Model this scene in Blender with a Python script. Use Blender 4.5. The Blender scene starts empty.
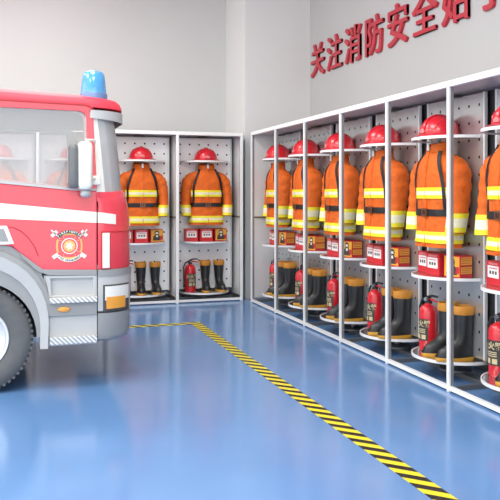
import bpy, math, random
from mathutils import Vector, Matrix
random.seed(4)
C = bpy.context.scene.collection
sin, cos, PI = math.sin, math.cos, math.pi
R = math.radians

# ------------------------------------------------------------------ materials
def mat(name, col, rough=0.5, metal=0.0, spec=0.5, coat=0.0, noise=0.0, nscale=8.0, bump=0.0, bscale=60.0, alpha=None):
    m = bpy.data.materials.new(name); m.use_nodes = True
    nt = m.node_tree; b = nt.nodes['Principled BSDF']
    b.inputs['Base Color'].default_value = (*col, 1)
    b.inputs['Roughness'].default_value = rough
    b.inputs['Metallic'].default_value = metal
    b.inputs['Specular IOR Level'].default_value = spec
    b.inputs['Coat Weight'].default_value = coat
    tc = nt.nodes.new('ShaderNodeTexCoord')
    if noise > 0:
        n = nt.nodes.new('ShaderNodeTexNoise'); n.inputs['Scale'].default_value = nscale
        n.inputs['Detail'].default_value = 4
        nt.links.new(tc.outputs['Object'], n.inputs['Vector'])
        r = nt.nodes.new('ShaderNodeMapRange')
        r.inputs['From Min'].default_value = 0.3; r.inputs['From Max'].default_value = 0.7
        r.inputs['To Min'].default_value = 1 - noise; r.inputs['To Max'].default_value = 1 + noise
        nt.links.new(n.outputs['Fac'], r.inputs['Value'])
        mx = nt.nodes.new('ShaderNodeVectorMath'); mx.operation = 'SCALE'
        mx.inputs[0].default_value = col
        nt.links.new(r.outputs['Result'], mx.inputs['Scale'])
        nt.links.new(mx.outputs['Vector'], b.inputs['Base Color'])
    if bump > 0:
        n2 = nt.nodes.new('ShaderNodeTexNoise'); n2.inputs['Scale'].default_value = bscale
        nt.links.new(tc.outputs['Object'], n2.inputs['Vector'])
        bp = nt.nodes.new('ShaderNodeBump'); bp.inputs['Strength'].default_value = bump
        bp.inputs['Distance'].default_value = 0.02
        nt.links.new(n2.outputs['Fac'], bp.inputs['Height'])
        nt.links.new(bp.outputs['Normal'], b.inputs['Normal'])
    return m

def math_node(nt, op, a, b=None):
    n = nt.nodes.new('ShaderNodeMath'); n.operation = op
    for i, v in enumerate((a, b)):
        if v is None: continue
        if isinstance(v, (int, float)): n.inputs[i].default_value = v
        else: nt.links.new(v, n.inputs[i])
    return n.outputs[0]

M = {}
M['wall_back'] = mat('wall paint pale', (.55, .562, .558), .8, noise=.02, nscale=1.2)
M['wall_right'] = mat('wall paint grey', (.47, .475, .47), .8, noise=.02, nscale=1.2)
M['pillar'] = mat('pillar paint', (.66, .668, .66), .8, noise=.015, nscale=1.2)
M['ceiling'] = mat('ceiling paint', (.75, .75, .75), .9, noise=.01)
M['floor'] = mat('blue epoxy floor', (.125, .265, .52), .15, spec=.8, noise=.05, nscale=1.5, bump=.015, bscale=5)
M['white'] = mat('white powder coat', (.86, .87, .855), .35, noise=.01)
M['sheet'] = mat('locker sheet grey', (.72, .735, .73), .35, metal=.2, noise=.02)
M['topsheet'] = mat('locker top sheet', (.58, .58, .58), .35, metal=.3, noise=.03)
M['dark_rail'] = mat('dark rail steel', (.17, .175, .18), .4, metal=.4, noise=.03)
M['steel'] = mat('grey channel steel', (.30, .305, .31), .35, metal=.4, noise=.05)
M['black'] = mat('black steel', (.015, .015, .017), .45, noise=.05)
M['ledge'] = mat('brown ledge strip', (.16, .11, .08), .5, noise=.05)
M['disc'] = mat('polished shelf steel', (.62, .63, .63), .14, metal=.92, noise=.02)
M['disc_edge'] = mat('white shelf lip', (.82, .82, .82), .3, noise=.01)
M['helmet'] = mat('red helmet shell', (.62, .012, .025), .28, coat=.3, noise=.04)
M['helmet_dark'] = mat('helmet lining', (.03, .02, .02), .7, noise=.05)
M['badge'] = mat('helmet badge', (.66, .20, .20), .4, noise=.05)
M['orange'] = mat('orange aramid cloth', (.70, .125, .006), .75, noise=.13, nscale=13, bump=.6, bscale=20)
M['yellow'] = mat('lime yellow reflective', (.88, .78, .03), .45, noise=.05, nscale=30)
M['silver'] = mat('silver reflective', (.84, .82, .58), .4, noise=.06, nscale=40)
M['strap'] = mat('black webbing', (.012, .011, .012), .6, noise=.1)
M['buckle'] = mat('brown buckle', (.22, .10, .06), .35, metal=.5, noise=.05)
M['rubber'] = mat('black boot rubber', (.020, .0205, .022), .36, noise=.10, nscale=10, bump=.2, bscale=14)
M['cuff'] = mat('amber boot cuff', (.66, .27, .03), .55, noise=.10, nscale=20)
M['sole'] = mat('amber boot sole', (.60, .30, .03), .5, noise=.1, nscale=20)
M['ext_red'] = mat('extinguisher red', (.66, .018, .03), .25, coat=.4, noise=.03)
M['label_dark'] = mat('dark label', (.045, .04, .035), .5, noise=.1)
M['label_gold'] = mat('pale gold print', (.62, .52, .30), .5, noise=.08)
M['box_red'] = mat('red carton', (.56, .02, .03), .45, noise=.05)
M['label_white'] = mat('white label', (.80, .78, .77), .5, noise=.02)
M['box_yellow'] = mat('amber print', (.80, .42, .04), .5, noise=.08)
M['truck_red'] = mat('truck red paint', (.82, .055, .085), .22, coat=.5, noise=.015)
M['roof_red'] = mat('roof red paint', (.82, .055, .085), .5, spec=.25, noise=.015)
M['truck_dark_red'] = mat('truck crease shade red', (.50, .02, .035), .4, noise=.02)  # darker copy of the truck red, crease shade put into the colour
M['truck_grey'] = mat('truck light grey', (.50, .505, .50), .42, noise=.03)
M['truck_mid'] = mat('truck mid grey', (.31, .315, .315), .45, noise=.03)
M['truck_dark'] = mat('truck dark grey', (.07, .07, .075), .6, noise=.05)
M['truck_white'] = mat('truck cream stripe', (.86, .84, .76), .35, noise=.01)
M['tyre'] = mat('tyre rubber', (.12, .122, .125), .7, noise=.08, nscale=20)
M['rim'] = mat('wheel rim', (.75, .76, .78), .3, metal=.4, noise=.02)
M['chrome'] = mat('chrome', (.75, .75, .76), .15, metal=1, noise=.01)
M['liner'] = mat('cab lining grey', (.80, .80, .80), .7, noise=.02)
M['lens_orange'] = mat('amber lens', (.85, .36, .05), .2, coat=.5, noise=.06, nscale=20)
M['lens_white'] = mat('clear lens', (.85, .84, .80), .15, coat=.5, noise=.02)
M['gold'] = mat('emblem gold', (.80, .48, .14), .4, noise=.05)
M['sign_red'] = mat('sign red', (.47, .028, .045), .4, noise=.03)
M['mirror_dark'] = mat('mirror backing', (.14, .145, .15), .35, noise=.03)
M['mirror'] = mat('mirror glass', (.35, .36, .38), .08, metal=.9, noise=.01)

def glass(name, tint, haze, haze_col, rough=.02):
    m = bpy.data.materials.new(name); m.use_nodes = True
    nt = m.node_tree; nt.nodes.clear()
    out = nt.nodes.new('ShaderNodeOutputMaterial')
    t = nt.nodes.new('ShaderNodeBsdfTransparent'); t.inputs[0].default_value = (*tint, 1)
    d = nt.nodes.new('ShaderNodeBsdfDiffuse'); d.inputs[0].default_value = (*haze_col, 1)
    g = nt.nodes.new('ShaderNodeBsdfGlossy'); g.inputs['Roughness'].default_value = rough
    m1 = nt.nodes.new('ShaderNodeMixShader'); m1.inputs[0].default_value = haze  # pale diffuse share paints a washed-out haze over the pane
    nt.links.new(t.outputs[0], m1.inputs[1]); nt.links.new(d.outputs[0], m1.inputs[2])
    fr = nt.nodes.new('ShaderNodeFresnel'); fr.inputs[0].default_value = 1.45
    m2 = nt.nodes.new('ShaderNodeMixShader'); nt.links.new(fr.outputs[0], m2.inputs[0])
    nt.links.new(m1.outputs[0], m2.inputs[1]); nt.links.new(g.outputs[0], m2.inputs[2])
    nt.links.new(m2.outputs[0], out.inputs[0])
    return m
M['glass'] = glass('side window glass', (.98, .98, .98), .20, (1, 1, 1))
M['screen'] = glass('windscreen glass', (.85, .86, .86), .48, (.86, .86, .86))

def beacon_mat():
    m = mat('blue beacon dome', (.10, .42, .80), .12, coat=.6, noise=.05, nscale=20)
    b = m.node_tree.nodes['Principled BSDF']
    b.inputs['Transmission Weight'].default_value = .25
    return m
M['beacon'] = beacon_mat()
M['beacon_base'] = mat('beacon base', (.12, .20, .38), .4, noise=.05)

# perforated panel: rows of round holes in object space
def panel_mat(nm, col, rough, met):
    m = mat(nm, col, rough, metal=met, noise=.02)
    nt = m.node_tree; b = nt.nodes['Principled BSDF']
    tc = nt.nodes.new('ShaderNodeTexCoord'); sp = nt.nodes.new('ShaderNodeSeparateXYZ')
    nt.links.new(tc.outputs['Object'], sp.inputs[0])
    P = .117
    def cell(o, off):
        a = math_node(nt, 'ADD', o, off); a = math_node(nt, 'DIVIDE', a, P)
        a = math_node(nt, 'FLOORED_MODULO', a, 1.0) if False else math_node(nt, 'FRACT', a)
        a = math_node(nt, 'SUBTRACT', a, .5); return math_node(nt, 'MULTIPLY', a, P)
    cx = cell(sp.outputs['X'], 10 * P); cz = cell(sp.outputs['Z'], 10 * P - 1.87 + P * 16.5)
    r2 = math_node(nt, 'ADD', math_node(nt, 'MULTIPLY', cx, cx), math_node(nt, 'MULTIPLY', cz, cz))
    hole = math_node(nt, 'LESS_THAN', r2, .0105 ** 2)
    inx = math_node(nt, 'LESS_THAN', math_node(nt, 'ABSOLUTE', sp.outputs['X']), .30)
    inz = math_node(nt, 'LESS_THAN', sp.outputs['Z'], 1.91)
    f = math_node(nt, 'MULTIPLY', math_node(nt, 'MULTIPLY', hole, inx), inz)
    nt.links.new(math_node(nt, 'SUBTRACT', .5, math_node(nt, 'MULTIPLY', f, .5)), b.inputs['Specular IOR Level'])
    src = b.inputs['Base Color'].links[0].from_socket
    mx = nt.nodes.new('ShaderNodeMix'); mx.data_type = 'RGBA'
    nt.links.new(f, mx.inputs['Factor']); nt.links.new(src, mx.inputs['A'])
    mx.inputs['B'].default_value = (.012, .012, .014, 1)
    nt.links.new(mx.outputs['Result'], b.inputs['Base Color'])
    nt.links.new(math_node(nt, 'SUBTRACT', met, math_node(nt, 'MULTIPLY', f, met)), b.inputs['Metallic'])
    return m
M['panel'] = panel_mat('perforated pale panel', (.93, .94, .935), .3, .1)
M['panel_steel'] = panel_mat('perforated brushed panel', (.60, .62, .615), .27, .7)

def tape_mat():
    m = mat('hazard tape', (.8, .7, .05), .35, noise=.05)
    nt = m.node_tree; b = nt.nodes['Principled BSDF']
    tc = nt.nodes.new('ShaderNodeTexCoord'); sp = nt.nodes.new('ShaderNodeSeparateXYZ')
    nt.links.new(tc.outputs['Object'], sp.inputs[0])
    s = math_node(nt, 'ADD', math_node(nt, 'MULTIPLY', sp.outputs['X'], 1.0), sp.outputs['Y'])
    f = math_node(nt, 'FRACT', math_node(nt, 'DIVIDE', math_node(nt, 'ADD', s, 50), .125))
    f = math_node(nt, 'GREATER_THAN', f, .5)
    mx = nt.nodes.new('ShaderNodeMix'); mx.data_type = 'RGBA'
    nt.links.new(f, mx.inputs['Factor'])
    mx.inputs['A'].default_value = (.78, .66, .03, 1); mx.inputs['B'].default_value = (.012, .012, .015, 1)
    nt.links.new(mx.outputs['Result'], b.inputs['Base Color'])
    return m
M['tape'] = tape_mat()

def tread_mat():
    m = mat('checker plate', (.62, .63, .65), .3, metal=.5, noise=.02)
    nt = m.node_tree; b = nt.nodes['Principled BSDF']
    tc = nt.nodes.new('ShaderNodeTexCoord'); sp = nt.nodes.new('ShaderNodeSeparateXYZ')
    nt.links.new(tc.outputs['Object'], sp.inputs[0])
    s = math_node(nt, 'ADD', math_node(nt, 'ADD', sp.outputs['X'], sp.outputs['Z']), sp.outputs['Y'])
    f = math_node(nt, 'FRACT', math_node(nt, 'DIVIDE', math_node(nt, 'ADD', s, 50), .030))
    f = math_node(nt, 'GREATER_THAN', f, .55)
    mx = nt.nodes.new('ShaderNodeMix'); mx.data_type = 'RGBA'
    nt.links.new(f, mx.inputs['Factor'])
    mx.inputs['A'].default_value = (.40, .40, .40, 1); mx.inputs['B'].default_value = (.78, .78, .77, 1)
    nt.links.new(mx.outputs['Result'], b.inputs['Base Color'])
    return m
M['tread'] = tread_mat()

# ------------------------------------------------------------------ mesh builder
class MB:
    def __init__(s): s.v = []; s.f = []; s.mi = []; s.mats = []
    def _m(s, m):
        if m not in s.mats: s.mats.append(m)
        return s.mats.index(m)
    def add(s, verts, faces, m=None):
        o = len(s.v); s.v += [tuple(p) for p in verts]
        k = s._m(m) if m else 0
        for f in faces: s.f.append([i + o for i in f]); s.mi.append(k)
    def box(s, x0, y0, z0, x1, y1, z1, m=None):
        v = [(x, y, z) for z in (z0, z1) for y in (y0, y1) for x in (x0, x1)]
        s.add(v, [(0, 2, 3, 1), (4, 5, 7, 6), (0, 1, 5, 4), (2, 6, 7, 3), (0, 4, 6, 2), (1, 3, 7, 5)], m)
    def loft(s, rings, m=None, caps=True, closed=True):
        n = len(rings[0]); v = [p for r in rings for p in r]; f = []
        for i in range(len(rings) - 1):
            for j in range(n if closed else n - 1):
                a = i * n + j; b = i * n + (j + 1) % n
                f.append((a, b, b + n, a + n))
        if caps:
            f.append(tuple(range(n - 1, -1, -1))); f.append(tuple(range((len(rings) - 1) * n, len(rings) * n)))
        s.add(v, f, m)
    def prism(s, poly, y0, y1, m=None, axis='y'):
        def P(a, b, c): return (a, c, b) if axis == 'y' else (a, b, c) if axis == 'z' else (c, a, b)
        s.loft([[P(a, b, y0) for a, b in poly], [P(a, b, y1) for a, b in poly]], m)
    def lathe(s, prof, m=None, n=24, cx=0, cy=0, caps=True):
        s.loft([[(cx + r * cos(2 * PI * k / n), cy + r * sin(2 * PI * k / n), z) for k in range(n)] for r, z in prof], m, caps)
    def lathe_y(s, prof, m=None, n=40, cx=0, cz=0, caps=True):
        s.loft([[(cx + r * cos(2 * PI * k / n), y, cz + r * sin(2 * PI * k / n)) for k in range(n)] for r, y in prof], m, caps)
    def tube(s, pts, rad, m=None, n=10, flat=None):
        pts = [Vector(p) for p in pts]; rings = []
        if not isinstance(rad, (list, tuple)): rad = [rad] * len(pts)
        up = None
        for i, p in enumerate(pts):
            d = (pts[min(i + 1, len(pts) - 1)] - pts[max(i - 1, 0)]).normalized()
            if up is None:
                up = Vector((0, 1, 0)) if abs(d.y) < .9 else Vector((1, 0, 0))
            a = d.cross(up).normalized(); b = d.cross(a).normalized(); up = -b if b.dot(up) < 0 else b
            b = up
            rr = rad[i]
            rings.append([p + a * (rr * cos(2 * PI * k / n)) + b * (rr * (flat or 1) * sin(2 * PI * k / n)) for k in range(n)])
        s.loft(rings, m)
    def ring_frame(s, outer, inner, y0, y1, m=None):
        n = len(outer)
        v = [(a, y0, b) for a, b in outer] + [(a, y0, b) for a, b in inner] + [(a, y1, b) for a, b in outer] + [(a, y1, b) for a, b in inner]
        f = []
        for i in range(n):
            j = (i + 1) % n
            f += [(i, j, n + j, n + i), (2 * n + i, 3 * n + i, 3 * n + j, 2 * n + j), (i, 2 * n + i, 2 * n + j, j), (n + i, n + j, 3 * n + j, 3 * n + i)]
        s.add(v, f, m)
    def build(s, name, m=None, parent=None, smooth=None, bevel=0.0, subsurf=0):
        me = bpy.data.meshes.new(name)
        me.from_pydata(s.v, [], s.f)
        ms = s.mats if s.mats else [m]
        for q in ms: me.materials.append(q if not isinstance(q, str) else M[q])
        for p, k in zip(me.polygons, s.mi): p.material_index = k
        import bmesh
        bm = bmesh.new(); bm.from_mesh(me); bmesh.ops.recalc_face_normals(bm, faces=bm.faces); bm.to_mesh(me); bm.free()
        o = bpy.data.objects.new(name, me); C.objects.link(o)
        if parent: o.parent = parent
        if smooth is not None:
            for p in me.polygons: p.use_smooth = True
            try: me.set_sharp_from_angle(angle=R(smooth))
            except Exception: pass
        if bevel > 0:
            md = o.modifiers.new('bevel', 'BEVEL'); md.width = bevel; md.segments = 2; md.limit_method = 'ANGLE'; md.angle_limit = R(40)
        if subsurf:
            md = o.modifiers.new('subd', 'SUBSURF'); md.levels = subsurf; md.render_levels = subsurf
        return o

def tag(o, label=None, cat=None, group=None, kind=None):
    if label: o['label'] = label
    if cat: o['category'] = cat
    if group: o['group'] = group
    if kind: o['kind'] = kind
    return o
def empty(name, loc=(0, 0, 0), rz=0):
    o = bpy.data.objects.new(name, None); C.objects.link(o)
    o.location = loc; o.rotation_euler = (0, 0, rz); o.empty_display_size = .1
    return o
KIDS = {}
def children(o): return [c for c in bpy.data.objects if c.parent == o]
def copy_tree(o, parent=None):
    c = o.copy(); C.objects.link(c); c.parent = parent
    for ch in children(o): copy_tree(ch, c)
    return c

def text_geo(txt, size, extrude=0.0, offset=0.0, spacing=1.0):
    cu = bpy.data.curves.new('text', 'FONT'); cu.body = txt; cu.size = size; cu.extrude = extrude
    cu.offset = offset; cu.align_x = 'CENTER'; cu.align_y = 'CENTER'; cu.resolution_u = 3; cu.space_character = spacing
    o = bpy.data.objects.new('text', cu); C.objects.link(o)
    bpy.context.view_layer.update()
    dg = bpy.context.evaluated_depsgraph_get()
    me = bpy.data.meshes.new_from_object(o.evaluated_get(dg))
    v = [tuple(p.co) for p in me.vertices]; f = [tuple(p.vertices) for p in me.polygons]
    bpy.data.objects.remove(o); bpy.data.curves.remove(cu); bpy.data.meshes.remove(me)
    return v, f

# ------------------------------------------------------------------ setting
WR, WB, H = 3.535, 9.30, 4.2
def struct(name, mb, m, **k):
    o = mb.build(name, m, **k); o['kind'] = 'structure'; return o
b = MB(); b.box(-7, -4, -.1, WR + .15, WB + .15, 0); struct('floor', b, M['floor'])
b = MB(); b.box(-7, -4, H, WR + .15, WB + .15, H + .12); struct('ceiling', b, M['ceiling'])
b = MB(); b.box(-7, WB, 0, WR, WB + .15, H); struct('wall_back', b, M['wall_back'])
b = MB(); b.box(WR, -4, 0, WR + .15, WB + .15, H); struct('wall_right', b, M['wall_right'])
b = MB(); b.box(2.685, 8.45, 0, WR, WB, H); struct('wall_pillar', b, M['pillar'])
b = MB(); b.box(-7, WB - .012, 0, 2.685, WB, .1); struct('baseboard_back', b, M['white'])

# raised characters on the right wall
chars = '关注消防安全始于'
for i, ch in enumerate(chars):
    v, f = text_geo(ch, .425, .014, 0)
    y = 8.165 - i * .4835
    mb = MB()
    # text x -> -Y (reads left to right for a viewer facing +X), text y -> Z, text z -> -X
    for dx, dy, dz in ((-.009, -.004, 0), (.009, -.004, .0004), (-.009, .005, .0008), (.009, .005, .0012)):
        mb.add([(-pz - dz, -px - dx, py + dy) for px, py, pz in v], f)
    o = mb.build('wall_character', M['sign_red'])
    o.location = (WR - .0145, y, 2.868)
    o['label'] = 'raised red Chinese character %s on the right wall, %s in the slogan' % (ch, ['first', 'second', 'third', 'fourth', 'fifth', 'sixth', 'seventh', 'eighth, cut by the frame'][i])
    o['category'] = 'sign letter'; o['group'] = 'red slogan characters on the right wall'

# hazard tape
b = MB(); b.box(1.66, -1.0, .0005, 1.76, 6.945, .0025)
tag(b.build('hazard_tape', M['tape']), 'yellow and black striped floor tape running toward the viewer beside the right lockers', 'tape', 'striped parking bay tapes')
b = MB(); b.box(-4.5, 6.95, .0005, 1.76, 7.05, .0025)
tag(b.build('hazard_tape', M['tape']), 'yellow and black striped floor tape running crosswise in front of the back lockers', 'tape', 'striped parking bay tapes')

# ------------------------------------------------------------------ locker rows (local: front on -y side at y=0, x along the row)
LH, DEP = 2.0, .62
def locker_row(name, posts, pitch_side, dividers, loc, rz, label, right_end=True, left_end=True):
    root = empty(name, loc, rz); tag(root, label, 'locker', 'open locker rows')
    x0, x1 = posts[0], posts[-1]; w = .0125 if not dividers else .0165
    for x in posts:
        b = MB(); b.box(x - w, 0, 0, x + w, .016, LH - .04); po = b.build('post', M['white'], root, bevel=.002)
        b = MB(); b.box(x - w + .001, .0165, 0, x + w - .001, .038, LH - .04); b.build('post_channel', M['steel'], po)
    b = MB(); b.box(x0 - w, 0, LH - .04, x1 + w, .034, LH); b.build('top_rail', M['white'], root, bevel=.003)
    b = MB(); b.box(x0 - w, .034, LH - .03, x1 + w, DEP, LH - .004); b.build('top_sheet', M['topsheet'], root)
    b = MB()
    for xa, xb in zip(posts[:-1], posts[1:]): b.box(xa + w, .002, .012, xb - w, .028, .037)
    b.build('bottom_rail', M['white'], root)
    b = MB(); b.box(x0 + w, DEP - .03, 0, x1 - w, DEP, .035); b.build('rear_rail', M['truck_mid'], root)
    b = MB(); b.box(x0 + w, .322, LH - .043, x1 - w, .338, LH - .03); b.build('bearing_rail', M['dark_rail'], root)
    for i, x in enumerate(posts):
        end = i in (0, len(posts) - 1)
        if (dividers and not end) or (i == 0 and left_end) or (i == len(posts) - 1 and right_end):
            b = MB(); b.box(x - .009, .034, .06, x + .009, DEP, LH - .03); d = b.build('divider_panel', M['sheet'], root)
            for sx in ((-1,) if i == len(posts) - 1 else (1,) if i == 0 else (-1, 1)):
                b = MB(); xa, xb = sorted((x + sx * .009, x + sx * .021)); b.box(xa, .036, .99, xb, DEP - .01, 1.008); b.build('ledge', M['ledge'], d)
        else:
            b = MB(); b.box(x - .055, .345, .035, x + .055, .40, LH - .03); b.build('dark_gap_strip', M['black'], root)  # black strip put behind the panel gap to stand for its dark depth
        b = MB(); b.box(x - w, .034, 0, x + w, DEP - .03, .03); b.build('cross_rail', M['dark_rail'], root)
    if not dividers:
        b = MB(); b.box(x0, DEP - .012, .035, x1, DEP, LH - .03); b.build('back_sheet', M['sheet'], root)
    else:
        b = MB(); b.box(x0, DEP - .012, .035, x1, DEP, LH - .03); b.build('back_sheet', M['sheet'], root)
    return root

BP = [-.52, .26, 1.04, 1.82, 2.60]
BY = 8.32
locker_row('locker_row', BP, None, True, (0, BY, 0), 0, 'open white lockers along the back wall behind the truck')
PIT = .8156
RP = [k * PIT for k in range(7)]
RX, RY0 = 2.66, 8.13
# local +x -> world -y, local +y -> world +x
locker_row('locker_row', RP, None, False, (RX, RY0 + .022, 0), R(-90), 'long row of open white lockers along the right wall', right_end=True)

# ------------------------------------------------------------------ rotating rack
ZT, ZM, ZB = 1.665, .705, .10
ZB2 = .145
RD = .30
def make_rack(hw, ZB, pm):
    root = empty('rotating_rack')
    b = MB(); b.box(-hw + .02, -.009, ZB + .025, hw - .02, .009, 1.948); b.build('perforated_panel', pm, root, bevel=.002)
    b = MB(); b.box(-hw, -.010, ZB + .022, -hw + .0195, .010, 1.950); b.build('panel_edge', M['sheet'], root)
    b = MB(); b.box(hw - .0195, -.010, ZB + .022, hw, .010, 1.950); b.build('panel_edge', M['sheet'], root)
    for z in (ZT, ZM, ZB):
        # two half discs clamp the panel; modelled as one disc
        n = 48
        b = MB(); b.lathe([(RD - .004, z - .010), (RD - .004, z)], M['disc'], n)
        d = b.build('shelf_disc', None, root, smooth=30)
        b = MB(); b.loft([[(r * cos(2 * PI * k / n), r * sin(2 * PI * k / n), zz) for k in range(n)] for r, zz in
                          ((RD - .0035, z + .004), (RD + .004, z + .004), (RD + .004, z - .016), (RD - .0035, z - .016), (RD - .0035, z + .004))], None, False)
        b.build('shelf_lip', M['disc_edge'], d, smooth=30)
    b = MB(); b.lathe([(.022, .03), (.022, ZB + .025)], None, 16); b.lathe([(.022, 1.95), (.022, 1.962)], None, 16); b.build('axle', M['dark_rail'], root, smooth=30)
    b = MB(); b.lathe([(.07, 1.952), (.07, 1.956)], None, 20); b.build('bearing', M['black'], root, smooth=30)
    b = MB(); b.box(-.36, -.03, 0.001, .36, .03, .032); b.lathe([(.11, .03), (.11, .045), (.05, .055)], None, 24); b.build('base_bar', M['dark_rail'], root, smooth=30)
    return root
rack0 = make_rack(.355, ZB, M['panel']); rack1 = make_rack(.355, ZB2, M['panel_steel'])

# ------------------------------------------------------------------ helmet (origin at brim underside, front -y)
def make_helmet():
    root = empty('firefighter_helmet')
    n = 40; b = MB(); rings = []
    A, B, HT = .138, .138, .138
    for i in range(13):
        t = i / 12 * PI / 2 * .985
        k = cos(t) ** .85; z = .012 + HT * sin(t) ** 1.0
        rings.append([(A * k * cos(2 * PI * j / n), B * k * sin(2 * PI * j / n), z) for j in range(n)])
    b.loft(rings); b.build('shell', M['helmet'], root, smooth=60)
    # brim: wide, drooping a little, longer at the back
    b = MB()
    def br(ext, z, ext_b):
        r = []
        for j in range(n):
            a = 2 * PI * j / n; s = sin(a)
            e = ext + (ext_b - ext) * max(0, s) ** 2
            r.append(((A + e) * cos(a), (B + e) * s, z - .004 * abs(cos(a))))
        return r
    b.loft([br(-.006, .026, -.006), br(.018, .016, .020), br(.036, .008, .040), br(.037, .0045, .041), br(.015, .010, .02), br(-.012, .008, -.012), br(-.006, .026, -.006)], None, False)
    b.build('brim', M['helmet'], root, smooth=50)
    # crest ridge front to back
    b = MB(); rings = []
    for i in range(17):
        t = R(12 + i / 16 * 156)
        y = -B * cos(t) * 1.0; z = .012 + HT * sin(t)
        ny, nz = -cos(t) / B, sin(t) / HT; l = math.hypot(ny, nz); ny /= l; nz /= l
        h = .014 * min(1, sin(t) * 2.2)
        w = .022
        rings.append([(-w, y - ny * .012, z - nz * .012), (-w * .75, y + ny * h * .8, z + nz * h * .8), (0, y + ny * h, z + nz * h), (w * .75, y + ny * h * .8, z + nz * h * .8), (w, y - ny * .012, z - nz * .012)])
    b.loft(rings); b.build('crest', M['helmet'], root, smooth=40)
    for sx in (-1, 1):
        b = MB(); rings = []
        for i in range(13):
            t = R(25 + i / 12 * 125)
            x = sx * (A * .62); kk = .78
            y = -B * cos(t) * kk; z = .012 + HT * sin(t) * kk
            rings.append([(x - .006, y, z - .006), (x - .006, y, z + .010), (x + .006, y, z + .007), (x + .006, y, z - .006)])
        b.loft(rings); b.build('rib', M['helmet'], root, smooth=40)
    b = MB(); b.prism([(-.022, .024), (.022, .024), (.024, .044), (0, .060), (-.024, .044)], -.145, -.126); b.build('front_badge', M['badge'], root, bevel=.003)
    return root
helmet0 = make_helmet()

# ------------------------------------------------------------------ coat (origin at the hem, front -y)
TP = [(0, .210, .128), (.06, .206, .126), (.12, .200, .123), (.20, .194, .118), (.245, .186, .112), (.30, .192, .116), (.38, .198, .122), (.46, .200, .122), (.53, .196, .116),
      (.58, .182, .106), (.62, .150, .094), (.65, .112, .082), (.68, .092, .076), (.70, .090, .076)]
TP = [(z, a, b * .88) for z, a, b in TP]
def tsec(z):
    for (z0, a0, b0), (z1, a1, b1) in zip(TP[:-1], TP[1:]):
        if z <= z1 or z1 == TP[-1][0]:
            t = max(0, min(1, (z - z0) / (z1 - z0))); return a0 + (a1 - a0) * t, b0 + (b1 - b0) * t
def tpt(th, z, off=0.0, wr=1.0):
    a, bb = tsec(z); e = 2 / 2.5
    c, s_ = cos(th), sin(th)
    x = math.copysign(abs(c) ** e, c) * (a + off); y = math.copysign(abs(s_) ** e, s_) * (bb + off)
    w = wr * (.0035 * sin(7 * th + 11 * z) * sin(17 * z + 2 * th) + .003 * sin(5 * th - 23 * z))
    return (x * (1 + w / .15), y * (1 + w / .12), z)
def tring(z, off=0.0, n=56, wr=1.0): return [tpt(2 * PI * j / n, z, off, wr) for j in range(n)]
def band(z0, z1, off=.003):
    h = (z1 - z0); b = MB()
    zs = [z0, z0 + h * .32, z0 + h * .68, z1]
    for k, m in enumerate((M['yellow'], M['silver'], M['yellow'])):
        b.loft([tring(zs[k], off), tring((zs[k] + zs[k + 1]) / 2, off), tring(zs[k + 1], off)], m, False)
    return b
SL = [(.130, .0, .572, .072), (.183, -.002, .548, .080), (.222, -.005, .500, .080), (.243, -.010, .42, .072), (.252, -.018, .33, .066), (.254, -.030, .24, .062), (.250, -.042, .165, .060), (.247, -.048, .105, .059)]
def sl_at(z):
    for p, q in zip(SL[:-1], SL[1:]):
        if q[2] <= z <= p[2]:
            t = (p[2] - z) / (p[2] - q[2]); return [p[i] + (q[i] - p[i]) * t for i in range(4)]
    return SL[-1]
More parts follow.
